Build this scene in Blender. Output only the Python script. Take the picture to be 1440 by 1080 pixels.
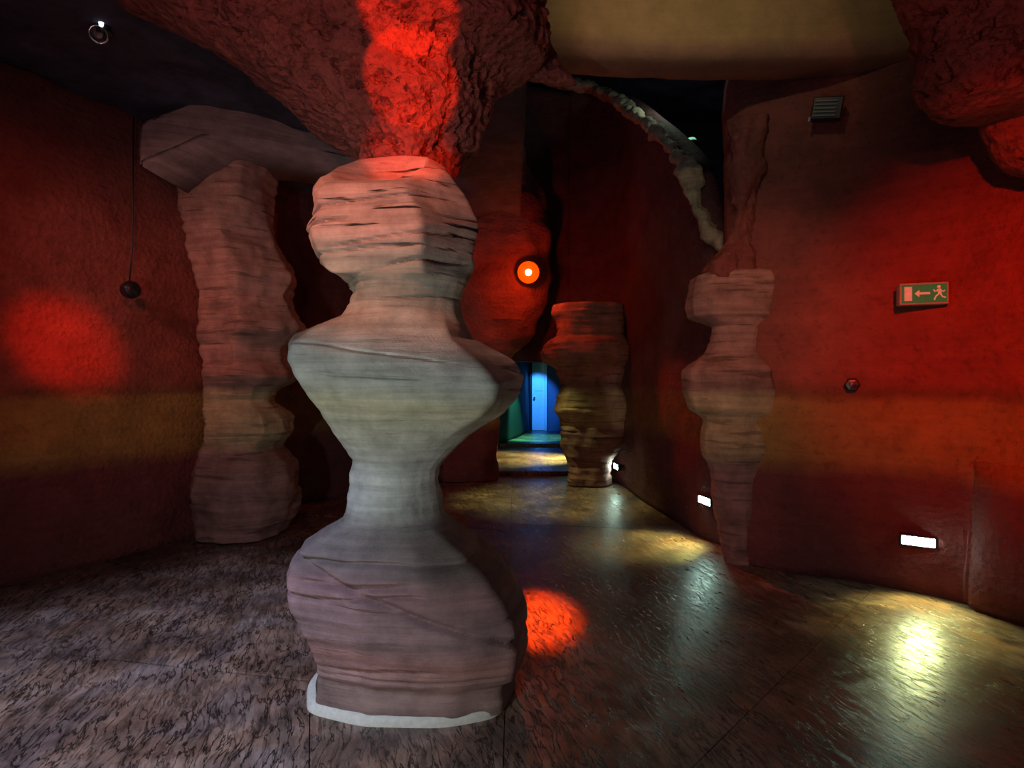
import bpy, bmesh, math, random
from mathutils import Vector, Matrix, noise
random.seed(7)
for o in list(bpy.data.objects): bpy.data.objects.remove(o)
SC = bpy.context.scene
COL = SC.collection

# ---------------------------------------------------------------- camera, world, exposure
F, CX, CY, H = 800.0, 720.0, 540.0, 1.55          # focal length in px of the 1440x1080 frame, eye height
cam = bpy.data.cameras.new('camera'); cam.sensor_width = 36; cam.lens = F/1440*36
cam.clip_start = 0.05; cam.clip_end = 100
co = bpy.data.objects.new('camera', cam); COL.objects.link(co)
co.location = (0, 0, H); co.rotation_euler = (math.pi/2, 0, 0)
SC.camera = co
w = bpy.data.worlds.new('dim_hall'); SC.world = w; w.use_nodes = True
w.node_tree.nodes['Background'].inputs[0].default_value = (0.62, 0.50, 0.80, 1)
w.node_tree.nodes['Background'].inputs[1].default_value = 0.06
vs = SC.view_settings
vs.view_transform = 'Standard'; vs.look = 'None'; vs.exposure = 0.0; vs.gamma = 1.0; vs.use_curve_mapping = False
# lamp strengths (each lamp is built with its fixture further down)
P_RED_BACK   = 22
P_RED_LEFT   = 900
P_RED_ROCK   = 1000
P_RED_RIGHT  = 620
P_WARM       = 270
P_COOL       = 178
P_FLOOR      = 1000
P_WASH       = 60
P_STEP       = 40
P_CREST      = 9
P_BLUE       = 420
P_GREEN      = 60
P_BEAM       = 45

# ---------------------------------------------------------------- helpers
def P(x, y, D): return Vector(((x-CX)/F*D, D, H+(CY-y)/F*D))

def link(name, me, mat=None, parent=None, smooth=True):
    o = bpy.data.objects.new(name, me); COL.objects.link(o)
    if mat: me.materials.append(mat)
    if smooth:
        for p in me.polygons: p.use_smooth = True
    if parent: o.parent = parent
    return o
def tag(o, label=None, cat=None, group=None, kind=None):
    if label: o['label'] = label
    if cat: o['category'] = cat
    if group: o['group'] = group
    if kind: o['kind'] = kind
    return o
def empty(name, loc=(0,0,0), rot=None):
    o = bpy.data.objects.new(name, None); COL.objects.link(o); o.empty_display_size = .1
    o.location = loc
    if rot is not None: o.rotation_euler = rot
    return o
def from_bm(name, bm, mat, parent=None, smooth=False):
    bmesh.ops.recalc_face_normals(bm, faces=bm.faces)
    me = bpy.data.meshes.new(name); bm.to_mesh(me); bm.free()
    return link(name, me, mat, parent, smooth)
def bm_box(bm, x0, x1, y0, y1, z0, z1, bevel=0):
    r = bmesh.ops.create_cube(bm, size=1)
    vs_ = r['verts']
    for v in vs_:
        v.co = Vector(((x0+x1)/2+v.co.x*(x1-x0), (y0+y1)/2+v.co.y*(y1-y0), (z0+z1)/2+v.co.z*(z1-z0)))
    if bevel:
        es = list({e for v in vs_ for e in v.link_edges})
        bmesh.ops.bevel(bm, geom=es, offset=bevel, segments=2, affect='EDGES', profile=.5)
def bm_lathe(bm, prof, n=24, M=None):
    """prof: list of (r, z); closed when r==0"""
    rows = []
    for r, z in prof:
        if r < 1e-6:
            rows.append([bm.verts.new((0,0,z))])
        else:
            rows.append([bm.verts.new((r*math.cos(2*math.pi*k/n), r*math.sin(2*math.pi*k/n), z)) for k in range(n)])
    for a, b in zip(rows, rows[1:]):
        for k in range(n):
            k2 = (k+1) % n
            if len(a) == 1 and len(b) > 1: bm.faces.new((a[0], b[k], b[k2]))
            elif len(b) == 1 and len(a) > 1: bm.faces.new((a[k], a[k2], b[0]))
            elif len(a) > 1: bm.faces.new((a[k], a[k2], b[k2], b[k]))
    if M is not None:
        bmesh.ops.transform(bm, matrix=M, verts=[v for r in rows for v in r])
def bm_tube(bm, pts, r, n=8):
    rows = []
    for i, p in enumerate(pts):
        p = Vector(p)
        a = Vector(pts[max(i-1,0)]); b = Vector(pts[min(i+1,len(pts)-1)])
        d = (b-a).normalized()
        u = d.cross(Vector((0.3,1,0.1))).normalized(); v_ = d.cross(u)
        rows.append([bm.verts.new(p+u*r*math.cos(2*math.pi*k/n)+v_*r*math.sin(2*math.pi*k/n)) for k in range(n)])
    for a, b in zip(rows, rows[1:]):
        for k in range(n): bm.faces.new((a[k], a[(k+1)%n], b[(k+1)%n], b[k]))
    bm.faces.new(rows[0]); bm.faces.new(rows[-1])

# ---------------------------------------------------------------- materials
def mat_new(name):
    m = bpy.data.materials.new(name); m.use_nodes = True
    nt = m.node_tree; b = nt.nodes['Principled BSDF']
    return m, nt, b
def N(nt, t, **kw):
    n = nt.nodes.new(t)
    for k, v in kw.items(): setattr(n, k, v)
    return n
def ramp(nt, stops, interp='LINEAR'):
    r = nt.nodes.new('ShaderNodeValToRGB'); cr = r.color_ramp; cr.interpolation = interp
    while len(cr.elements) > 1: cr.elements.remove(cr.elements[-1])
    cr.elements[0].position = stops[0][0]; cr.elements[0].color = (*stops[0][1], 1)
    for p, c in stops[1:]:
        e = cr.elements.new(p); e.color = (*c, 1)
    return r
def g(v): return (v, v, v)
def mix(nt, mode, fac, a, b):
    m = nt.nodes.new('ShaderNodeMix'); m.data_type = 'RGBA'; m.blend_type = mode
    if isinstance(fac, (int, float)): m.inputs[0].default_value = fac
    else: nt.links.new(fac, m.inputs[0])
    for s, x in ((6, a), (7, b)):
        if isinstance(x, tuple): m.inputs[s].default_value = (*x, 1)
        else: nt.links.new(x, m.inputs[s])
    return m.outputs[2]
def noise_tex(nt, vec, scale, detail=6, rough=.6, dist=0):
    n = nt.nodes.new('ShaderNodeTexNoise'); n.inputs['Scale'].default_value = scale
    n.inputs['Detail'].default_value = detail; n.inputs['Roughness'].default_value = rough
    n.inputs['Distortion'].default_value = dist
    if vec is not None: nt.links.new(vec, n.inputs['Vector'])
    return n.outputs['Fac']
def mapping(nt, vec, scale=(1,1,1), rot=(0,0,0)):
    m = nt.nodes.new('ShaderNodeMapping'); m.inputs['Scale'].default_value = scale; m.inputs['Rotation'].default_value = rot
    nt.links.new(vec, m.inputs['Vector']); return m.outputs['Vector']
def math_(nt, op, a, b=None):
    m = nt.nodes.new('ShaderNodeMath'); m.operation = op
    for i, x in enumerate((a, b)):
        if x is None: continue
        if isinstance(x, (int, float)): m.inputs[i].default_value = x
        else: nt.links.new(x, m.inputs[i])
    return m.outputs[0]

def rock_material(name, stops, zmax, tilt=(0, 0), warp=.12, grain=70, bump=.5, rough=.85, crack=0.0, crack_scale=2.2,
                  crack_zone=None, mottle=.5, bump_dist=.02, layer=.35, coarse=0.0):
    """painted sandstone strata by height, mottling, fine relief and thin horizontal cracks"""
    m, nt, b = mat_new(name)
    geo = N(nt, 'ShaderNodeNewGeometry'); pos = geo.outputs['Position']
    sep = N(nt, 'ShaderNodeSeparateXYZ'); nt.links.new(pos, sep.inputs[0])
    wn = noise_tex(nt, pos, 1.3, 4)
    z = math_(nt, 'ADD', sep.outputs[2], math_(nt, 'MULTIPLY', math_(nt, 'SUBTRACT', wn, .5), warp*2))
    z = math_(nt, 'ADD', z, math_(nt, 'MULTIPLY', sep.outputs[0], tilt[0]))
    zr = math_(nt, 'DIVIDE', z, zmax)
    rp = ramp(nt, [(s/zmax, c) for s, c in stops]); nt.links.new(zr, rp.inputs[0])
    col = rp.outputs[0]
    # strata lines: noise squeezed in z
    lay = noise_tex(nt, mapping(nt, pos, (1.2, 1.2, 26)), 1.0, 6, .65)
    lr = ramp(nt, [(.3, g(1-layer)), (.7, g(1+layer*.5))]); nt.links.new(lay, lr.inputs[0])
    col = mix(nt, 'MULTIPLY', 1.0, col, lr.outputs[0])
    mo = noise_tex(nt, pos, 5.0, 8, .7)
    mr = ramp(nt, [(.3, g(1-mottle)), (.65, g(1.0+mottle*.25))]); nt.links.new(mo, mr.inputs[0])
    col = mix(nt, 'MULTIPLY', 1.0, col, mr.outputs[0])
    fine = noise_tex(nt, pos, grain, 4, .7)
    hgt = math_(nt, 'ADD', math_(nt, 'MULTIPLY', fine, .5), math_(nt, 'MULTIPLY', lay, .5))
    if coarse:
        vo = N(nt, 'ShaderNodeTexVoronoi'); vo.inputs['Scale'].default_value = 22
        nt.links.new(mapping(nt, pos, (1,1,1)), vo.inputs['Vector'])
        cn = noise_tex(nt, pos, 16, 6, .75)
        hgt = math_(nt, 'ADD', hgt, math_(nt, 'MULTIPLY', math_(nt, 'ADD', vo.outputs['Distance'], cn), coarse))
        pr = ramp(nt, [(.33, g(.25)), (.47, g(1))]); nt.links.new(cn, pr.inputs[0])
        col = mix(nt, 'MULTIPLY', min(.8, coarse*.8), col, pr.outputs[0])
    if crack:
        cz = noise_tex(nt, mapping(nt, pos, (1.0, 1.0, 13), (0, .10, 0)), crack_scale, 3, .55)
        cr = ramp(nt, [(.345, g(0)), (.395, g(1))]); nt.links.new(cz, cr.inputs[0])
        fac = crack
        if crack_zone:
            zr2 = ramp(nt, [(crack_zone[0]/zmax, g(.15)), (crack_zone[1]/zmax, g(1))]); nt.links.new(zr, zr2.inputs[0])
            fac = math_(nt, 'MULTIPLY', zr2.outputs[0], crack)
        col = mix(nt, 'MULTIPLY', fac, col, cr.outputs[0])
        hgt = math_(nt, 'ADD', hgt, math_(nt, 'MULTIPLY', cr.outputs[0], fac))
    nt.links.new(col, b.inputs['Base Color'])
    b.inputs['Roughness'].default_value = rough
    b.inputs['Specular IOR Level'].default_value = .25
    bp = N(nt, 'ShaderNodeBump'); bp.inputs['Strength'].default_value = bump; bp.inputs['Distance'].default_value = bump_dist
    nt.links.new(hgt, bp.inputs['Height']); nt.links.new(bp.outputs[0], b.inputs['Normal'])
    return m

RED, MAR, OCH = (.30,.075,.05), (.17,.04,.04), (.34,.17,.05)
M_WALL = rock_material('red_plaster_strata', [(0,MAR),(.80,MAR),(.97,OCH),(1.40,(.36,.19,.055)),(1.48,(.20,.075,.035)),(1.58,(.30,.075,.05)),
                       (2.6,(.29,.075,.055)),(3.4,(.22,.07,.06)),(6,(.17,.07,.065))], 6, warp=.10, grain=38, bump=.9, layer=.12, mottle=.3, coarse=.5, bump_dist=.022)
M_PILLAR = rock_material('sandstone_pillar', [(0,(.20,.12,.10)),(.10,(.27,.16,.14)),(.26,(.36,.17,.15)),(.36,(.27,.16,.16)),(.46,(.26,.15,.15)),(.58,(.30,.16,.16)),(.66,(.20,.14,.135)),
                       (.80,(.26,.21,.19)),(.92,(.50,.49,.46)),(1.1,(.62,.61,.57)),(1.24,(.60,.57,.47)),(1.42,(.60,.54,.36)),(1.52,(.52,.52,.46)),
                       (1.70,(.56,.55,.53)),(1.80,(.60,.46,.38)),(2.0,(.50,.43,.34)),(2.14,(.50,.40,.33)),(2.22,(.66,.40,.33)),(2.7,(.68,.41,.34))], 3,  # pink stops at collar top and head hold warm light as colour
                       tilt=(.06,0), warp=.03, grain=90, bump=.45, crack=.95, crack_zone=(2.05,2.25), mottle=.42, layer=.32)
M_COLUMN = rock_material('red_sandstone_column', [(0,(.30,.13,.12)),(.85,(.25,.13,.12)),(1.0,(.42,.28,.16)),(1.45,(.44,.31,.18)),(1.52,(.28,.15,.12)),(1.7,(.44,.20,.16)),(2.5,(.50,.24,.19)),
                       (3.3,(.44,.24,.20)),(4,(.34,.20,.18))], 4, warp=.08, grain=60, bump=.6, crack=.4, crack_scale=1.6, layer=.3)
M_CEIL = rock_material('dark_ceiling_rock', [(0,(.085,.08,.125)),(8,(.085,.08,.125))], 8, grain=30, bump=.8, mottle=.5)
M_PIT = rock_material('pitted_red_rock', [(0,(.42,.13,.10)),(8,(.40,.13,.11))], 8, grain=45, bump=1.0, coarse=1.2, bump_dist=.03, layer=.05, mottle=.35)
M_BEAM = rock_material('ochre_plaster', [(0,(.34,.25,.15)),(4.05,(.30,.17,.12)),(4.12,(.38,.25,.13)),(8,(.34,.27,.17))], 8, warp=.02, grain=50, bump=.6, layer=.08, mottle=.25)  # lower stops darken the underside: its shade is painted into the plaster colour
M_LEDGE = rock_material('grey_violet_rock', [(0,(.34,.24,.24)),(8,(.34,.24,.24))], 8, grain=50, bump=.6, mottle=.4)
M_LIP = rock_material('crest_rock_painted_light', [(0,(.36,.28,.20)),(8,(.38,.33,.25))], 8, grain=40, bump=.8, mottle=.5)  # pale tone stands in for light caught on the crest
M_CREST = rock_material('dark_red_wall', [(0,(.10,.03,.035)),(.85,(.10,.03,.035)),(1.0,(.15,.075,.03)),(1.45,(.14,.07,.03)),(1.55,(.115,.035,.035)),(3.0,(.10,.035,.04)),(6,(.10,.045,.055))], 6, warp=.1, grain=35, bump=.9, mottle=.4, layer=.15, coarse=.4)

def floor_material():
    m, nt, b = mat_new('stamped_stone_floor')
    geo = N(nt, 'ShaderNodeNewGeometry'); pos = geo.outputs['Position']
    # grain runs away from the viewer, slightly to the left
    mp = mapping(nt, pos, (1,1,1), (0,0,math.radians(-17)))
    wob = N(nt, 'ShaderNodeTexNoise'); wob.inputs['Scale'].default_value = 1.6; wob.inputs['Detail'].default_value = 3
    nt.links.new(mp, wob.inputs['Vector'])
    sc = N(nt, 'ShaderNodeVectorMath', operation='SCALE'); sc.inputs['Scale'].default_value = .16
    nt.links.new(wob.outputs['Color'], sc.inputs[0])
    ad = N(nt, 'ShaderNodeVectorMath', operation='ADD'); nt.links.new(mp, ad.inputs[0]); nt.links.new(sc.outputs[0], ad.inputs[1])
    wp = ad.outputs[0]
    g1 = noise_tex(nt, mapping(nt, wp, (10, 2.6, 1)), 1.7, 10, .75)
    g2 = noise_tex(nt, mapping(nt, wp, (34, 5, 1)), 1.4, 5, .7)
    big = noise_tex(nt, pos, 1.7, 6, .65)
    base = ramp(nt, [(.32, (.08,.05,.038)), (.5, (.22,.14,.10)), (.68, (.40,.29,.22))]); nt.links.new(big, base.inputs[0])
    hue = noise_tex(nt, pos, 3.1, 5, .6)
    hr = ramp(nt, [(.42, (1.08,.93,.88)), (.60, (.96,.98,1.14))]); nt.links.new(hue, hr.inputs[0])
    base_c = mix(nt, 'MULTIPLY', 1, base.outputs[0], hr.outputs[0])
    cr = ramp(nt, [(.34, g(.28)), (.46, g(.75)), (.60, g(1.25))]); nt.links.new(g1, cr.inputs[0])
    cr2 = ramp(nt, [(.34, g(.40)), (.46, g(1))]); nt.links.new(g2, cr2.inputs[0])
    col = mix(nt, 'MULTIPLY', 1, base_c, cr.outputs[0])
    col = mix(nt, 'MULTIPLY', .8, col, cr2.outputs[0])
    g3 = noise_tex(nt, mapping(nt, wp, (15, 3.2, 1)), 1.5, 6, .6, .3)
    rid = math_(nt, 'ABSOLUTE', math_(nt, 'SUBTRACT', g3, .5))
    cr3 = ramp(nt, [(.006, g(.04)), (.034, g(1))]); nt.links.new(rid, cr3.inputs[0])
    den = noise_tex(nt, pos, 2.6, 4, .6)
    dr_ = ramp(nt, [(.32, g(.1)), (.52, g(1))]); nt.links.new(den, dr_.inputs[0])
    col = mix(nt, 'MULTIPLY', math_(nt, 'MULTIPLY', dr_.outputs[0], .95), col, cr3.outputs[0])
    nt.links.new(col, b.inputs['Base Color'])
    rr = ramp(nt, [(.3, g(.42)), (.7, g(.20))]); nt.links.new(g1, rr.inputs[0])
    nt.links.new(rr.outputs[0], b.inputs['Roughness'])
    b.inputs['Specular IOR Level'].default_value = .5
    hgt = math_(nt, 'ADD', math_(nt, 'MULTIPLY', g1, .35), math_(nt, 'MULTIPLY', g2, .4))
    hgt = math_(nt, 'ADD', hgt, math_(nt, 'MULTIPLY', cr3.outputs[0], .3))
    bp = N(nt, 'ShaderNodeBump'); bp.inputs['Strength'].default_value = .6; bp.inputs['Distance'].default_value = .008
    nt.links.new(hgt, bp.inputs['Height']); nt.links.new(bp.outputs[0], b.inputs['Normal'])
    return m
M_FLOOR = floor_material()

def plain(name, col, rough=.6, metal=0, emit=None, strength=1, bump=0):
    m, nt, b = mat_new(name)
    geo = N(nt, 'ShaderNodeNewGeometry')
    nz = noise_tex(nt, geo.outputs['Position'], 40, 4)
    r = ramp(nt, [(.3, tuple(c*.85 for c in col)), (.7, tuple(min(1, c*1.1) for c in col))]); nt.links.new(nz, r.inputs[0])
    nt.links.new(r.outputs[0], b.inputs['Base Color'])
    b.inputs['Roughness'].default_value = rough; b.inputs['Metallic'].default_value = metal
    if emit:
        b.inputs['Emission Color'].default_value = (*emit, 1); b.inputs['Emission Strength'].default_value = strength
    return m
M_BLACK = plain('black_metal', (.012,.012,.016), .35)
M_CHROME = plain('polished_steel', (.7,.72,.75), .15, 1)
M_JOINT = plain('joint_mortar', (.02,.014,.012), .9)
M_RIM = plain('pale_plaster_rim', (.50,.45,.38), .8)
M_BULB = plain('hot_bulb', (1,1,.8), .4, 0, (1,.95,.45), 14)
M_REDGLASS = plain('red_lamp_glass', (.6,.03,.01), .3, 0, (1,.06,.0), 1.6)
M_STEPGLASS = plain('step_light_glass', (.8,1,.9), .3, 0, (.60,1,.82), 60)
M_GREENGLASS = plain('green_lamp_glass', (.5,1,.7), .3, 0, (.30,1,.55), .5)
M_SIGNGREEN = plain('sign_green', (.02,.22,.07), .45, 0, (.004,.05,.014), 1)
M_SIGNWHITE = plain('sign_white', (.80,.82,.74), .45, 0, (.20,.26,.16), .25)
M_FRAME = plain('sign_frame_grey', (.42,.44,.38), .5)
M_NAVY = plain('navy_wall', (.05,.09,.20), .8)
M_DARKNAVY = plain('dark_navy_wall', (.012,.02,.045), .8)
M_DOOR = plain('blue_door_paint', (.55,.70,.9), .45)
M_SLAT = plain('grey_slat', (.10,.16,.20), .5, 0)
M_LENS_WARM = plain('warm_lamp_glass', (1,.6,.4), .3, 0, (1,.5,.3), 2)
M_LENS_COOL = plain('cool_lamp_glass', (.8,.9,1), .3, 0, (.75,.88,1), 2)

# ---------------------------------------------------------------- loft
def plan_radius(poly, n, sm):
    """radial function of a plan polygon (u right, v away), resampled at n angles and smoothed"""
    R = []
    m = len(poly)
    for k in range(n):
        a = 2*math.pi*k/n; dx, dy = math.cos(a), math.sin(a); best = 0
        for i in range(m):
            (x1,y1),(x2,y2) = poly[i], poly[(i+1)%m]
            ex, ey = x2-x1, y2-y1
            det = ex*dy - ey*dx
            if abs(det) < 1e-9: continue
            t = (ex*y1 - ey*x1)/(-det) if False else (x1*ey - y1*ex)/(dx*ey - dy*ex)
            s = (x1*dy - y1*dx)/(dx*ey - dy*ex)
            if t > 0 and -1e-6 <= s <= 1+1e-6: best = max(best, t)
        R.append(best)
    for _ in range(sm):
        R = [(R[k-1]+2*R[k]+R[(k+1)%n])/4 for k in range(n)]
    u = [R[k]*math.cos(2*math.pi*k/n) for k in range(n)]
    a, b_ = -min(u), max(u)
    return R, a, b_
def resample(vals, rows, sm):
    n = len(vals); out = []
    for i in range(rows):
        t = i/(rows-1)*(n-1); k = min(int(t), n-2); f = t-k
        out.append(tuple(a+(b-a)*f for a, b in zip(vals[k], vals[k+1])))
    for _ in range(sm):
        out = [out[0]] + [tuple((a+2*b+c)/4 for a, b, c in zip(out[i-1], out[i], out[i+1])) for i in range(1, rows-1)] + [out[-1]]
    return out
ROUND = [(math.cos(i*math.pi/12), math.sin(i*math.pi/12)) for i in range(24)]
BOXY = [(-1,-.35),(-.72,-.88),(.0,-1),(.72,-.9),(1,-.35),(1,.4),(.7,.9),(-.7,.9),(-1,.4)]
def loft(name, levels, D, mats, rows=150, segs=112, sm=3, plans=None, noise_amp=.02, lay_amp=.012, parent=None, splits=None,
         pit=0, seed=0, cap_top=True, cap_bot=True, plan_sm=3, dips=None, grooves=None, sharp=30):
    """levels: (xl, yl, xr, yr, depth_ratio, plan_index) in photo pixels at distance D; returns the meshes"""
    plans = plans or [ROUND]
    prs = [plan_radius(p, segs, plan_sm) for p in plans]
    ws = []; dips = dips or [0]*len(levels)
    for l, dp in zip(levels, dips):
        wv = [0]*len(plans); wv[int(l[5])] = 1; Dl = l[6] if len(l) > 6 else D
        ws.append(tuple(l[:5])+tuple(wv)+(dp, Dl))
    # arc-length style resampling: insert points in proportion to the outline length
    dens = []
    for a, b in zip(ws, ws[1:]):
        d = max(math.hypot(a[0]-b[0], a[1]-b[1]), math.hypot(a[2]-b[2], a[3]-b[3]), 2)
        k = max(1, int(d/5))
        for i in range(k): dens.append(tuple(p+(q-p)*i/k for p, q in zip(a, b)))
    dens.append(ws[-1])
    rs = resample(dens, rows, sm)
    verts = []
    for r in rs:
        Dl = r[-1]
        L = P(r[0], r[1], Dl); Rr = P(r[2], r[3], Dl)
        c = (L+Rr)/2; h = (Rr-L)/2; hd = h.length*r[4]
        wv = r[5:5+len(plans)]
        for k in range(segs):
            a = 2*math.pi*k/segs
            u = v = 0
            for wt, (R, um, up) in zip(wv, prs):
                uu = R[k]*math.cos(a); u += wt*(uu/up if uu > 0 else uu/um); v += wt*R[k]*math.sin(a)
            p = c + h*u + Vector((0, hd*v, r[-2]*v))
            out = (h.normalized()*u + Vector((0, v, 0))); out = out.normalized() if out.length > 1e-6 else Vector((0,0,1))
            q = p + Vector((seed*7.3, seed*3.1, 0))
            n1 = noise.fractal(q*2.6, 1.0, 2.0, 4)
            n2 = noise.noise(Vector((q.x*1.1, q.y*1.1, q.z*17))) + .6*noise.noise(Vector((q.x*2.3, q.y*2.3, q.z*41)))
            d = noise_amp*n1 + lay_amp*n2
            if pit:
                nz = noise.fractal(q*9, .8, 2.1, 4); d -= pit*max(0, nz-.05)*1.6 - pit*.25*noise.noise(q*22)
            if grooves: d -= grooves(q, a)
            verts.append(p+out*d)
    def section(nm, r0, r1, mat, ct, cb):
        vv = verts[r0*segs:(r1+1)*segs]; fs = []
        nr = r1-r0+1
        for i in range(nr-1):
            for k in range(segs):
                k2 = (k+1) % segs
                fs.append((i*segs+k, (i+1)*segs+k, (i+1)*segs+k2, i*segs+k2))
        vv = list(vv)
        if ct:
            c = sum(vv[:segs], Vector())/segs; vv.append(c); ci = len(vv)-1
            fs += [(ci, k, (k+1)%segs) for k in range(segs)]
        if cb:
            b0 = (nr-1)*segs; c = sum(vv[b0:b0+segs], Vector())/segs; vv.append(c); ci = len(vv)-1
            fs += [(ci, b0+(k+1)%segs, b0+k) for k in range(segs)]
        me = bpy.data.meshes.new(nm); me.from_pydata([tuple(v) for v in vv], [], fs); me.update()
        ob = link(nm, me, mat, parent)
        if sharp: me.set_sharp_from_angle(angle=math.radians(sharp))
        return ob
    if not splits:
        return [section(name, 0, rows-1, mats, cap_top, cap_bot)]
    out = []
    ymid = [(r[1]+r[3])/2 for r in rs]
    prev = 0
    for j, (nm, yend) in enumerate(splits):
        end = rows-1 if j == len(splits)-1 else max(prev+2, next(i for i, y in enumerate(ymid) if y >= yend))
        out.append(section(nm, prev, end, mats, cap_top or prev > 0, True))
        prev = end
    return out

# ---------------------------------------------------------------- walls
def sheet(name, pts, mat, nz=70, step=.07, amp=.05, thick=.28, flip=False, freq=1.3, bulge=None):
    """wall along plan points (x, y, zbot, ztop); interior side is to the left of the path unless flip"""
    path = []
    for a, b in zip(pts, pts[1:]):
        k = max(1, int(math.hypot(a[0]-b[0], a[1]-b[1])/step))
        for i in range(k): path.append(tuple(p+(q-p)*i/k for p, q in zip(a, b)))
    path.append(pts[-1])
    for _ in range(6):
        path = [path[0]]+[tuple((a+2*b+c)/4 for a, b, c in zip(path[i-1], path[i], path[i+1])) for i in range(1, len(path)-1)]+[path[-1]]
    front, back = [], []
    for i, p in enumerate(path):
        a = path[max(i-1,0)]; b = path[min(i+1,len(path)-1)]
        t = Vector((b[0]-a[0], b[1]-a[1], 0)).normalized(); nrm = Vector((-t.y, t.x, 0))
        if flip: nrm = -nrm
        for j in range(nz+1):
            z = p[2]+(p[3]-p[2])*j/nz
            q = Vector((p[0], p[1], z))
            d = amp*noise.fractal(q*freq, 1.0, 2.0, 5)
            if bulge: d += bulge(q)
            if z < .25: d *= z/.25
            top = max(0, 1-(p[3]-z)/.14)
            back.append(q-nrm*thick)
            front.append(q+nrm*(d-.10*top*top) - Vector((0,0,0)))
    n = len(path); m = nz+1
    V = front+back; fs = []; o = n*m
    for i in range(n-1):
        for j in range(nz):
            a, b, c, d = i*m+j, (i+1)*m+j, (i+1)*m+j+1, i*m+j+1
            fs.append((a,b,c,d)); fs.append((o+a,o+d,o+c,o+b))
        fs.append((i*m+nz, (i+1)*m+nz, o+(i+1)*m+nz, o+i*m+nz))
        fs.append((i*m, o+i*m, o+(i+1)*m, (i+1)*m))
    for j in range(nz):
        fs.append((j, j+1, o+j+1, o+j)); e = (n-1)*m
        fs.append((e+j, o+e+j, o+e+j+1, e+j+1))
    me = bpy.data.meshes.new(name); me.from_pydata([tuple(v) for v in V], [], fs); me.update()
    bm = bmesh.new(); bm.from_mesh(me); bmesh.ops.recalc_face_normals(bm, faces=bm.faces); bm.to_mesh(me); bm.free()
    ob = link(name, me, mat); ob['kind'] = 'structure'
    return ob

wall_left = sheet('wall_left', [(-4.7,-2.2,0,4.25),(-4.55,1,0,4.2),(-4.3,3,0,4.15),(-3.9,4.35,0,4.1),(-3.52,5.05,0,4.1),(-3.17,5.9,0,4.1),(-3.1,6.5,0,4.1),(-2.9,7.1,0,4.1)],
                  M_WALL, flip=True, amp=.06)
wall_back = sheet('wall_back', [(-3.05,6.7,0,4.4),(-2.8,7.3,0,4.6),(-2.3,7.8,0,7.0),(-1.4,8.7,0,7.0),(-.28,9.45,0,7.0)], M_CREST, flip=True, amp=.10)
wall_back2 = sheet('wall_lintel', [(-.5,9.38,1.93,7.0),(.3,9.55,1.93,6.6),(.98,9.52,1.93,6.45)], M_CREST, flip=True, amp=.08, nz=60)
def crz(x, y, cy): return H+(CY-cy)/F*y
cw = [(2.30,5.22,372),(2.10,5.28,350),(1.99,5.5,318),(1.90,5.68,285),(1.88,5.80,236),(1.86,6.3,204),(1.80,6.75,182),(1.72,7.5,158),(1.70,8.3,142),(1.66,8.9,132),(1.35,9.4,124),(.95,9.52,117),(.6,9.54,110)]
cpts = [(x, y, 0 if x > .94 or y < 9.5 else 1.93, crz(x, y, cy)) for x, y, cy in cw]
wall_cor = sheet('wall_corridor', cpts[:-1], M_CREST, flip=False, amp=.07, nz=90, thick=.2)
# rough lip along the crest; its paleness carries the light on the edge
def crest_lip():
    V, fs = [], []; pts = []
    src = [(x-(.06 if y < 9 else 0), y-(.08 if y >= 9 else 0), crz(x, y, cy)-.06) for x, y, cy in cw]
    for a, b in zip(src, src[1:]):
        k = max(1, int((Vector(b)-Vector(a)).length/.04))
        for i in range(k): pts.append(Vector(a)+(Vector(b)-Vector(a))*i/k)
    n = 20
    for i, p in enumerate(pts):
        t = (pts[min(i+2,len(pts)-1)]-pts[max(i-2,0)]).normalized()
        u = t.cross(Vector((0,0,1))).normalized(); v_ = t.cross(u)
        r = .06*(1+.6*noise.noise(p*1.3))*(.5+.08*p.y)
        for k in range(n):
            a = 2*math.pi*k/n; q = p+(u*math.cos(a)*1.3+v_*math.sin(a))*r
            V.append(tuple(q+(q-p).normalized()*(.05*noise.fractal(q*4,1,2,4)+.035*noise.fractal(q*15,1,2,3))))
    for i in range(len(pts)-1):
        for k in range(n): fs.append((i*n+k, i*n+(k+1)%n, (i+1)*n+(k+1)%n, (i+1)*n+k))
    fs.append(tuple(range(n))); fs.append(tuple(range((len(pts)-1)*n+n-1, (len(pts)-1)*n-1, -1)))
    me = bpy.data.meshes.new('crest_lip'); me.from_pydata(V, [], fs); me.update()
    bm = bmesh.new(); bm.from_mesh(me); bmesh.ops.recalc_face_normals(bm, faces=bm.faces); bm.to_mesh(me); bm.free()
    o = link('crest_lip', me, M_LIP, wall_cor); o['label'] = 'rough rock lip with the light on the crest painted pale'
crest_lip()
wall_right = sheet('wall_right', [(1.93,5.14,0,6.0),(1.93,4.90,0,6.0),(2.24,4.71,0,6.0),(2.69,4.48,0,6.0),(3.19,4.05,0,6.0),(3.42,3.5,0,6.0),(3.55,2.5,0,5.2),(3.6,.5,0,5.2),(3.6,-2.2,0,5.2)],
                   M_WALL, flip=True, amp=.05)

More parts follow.
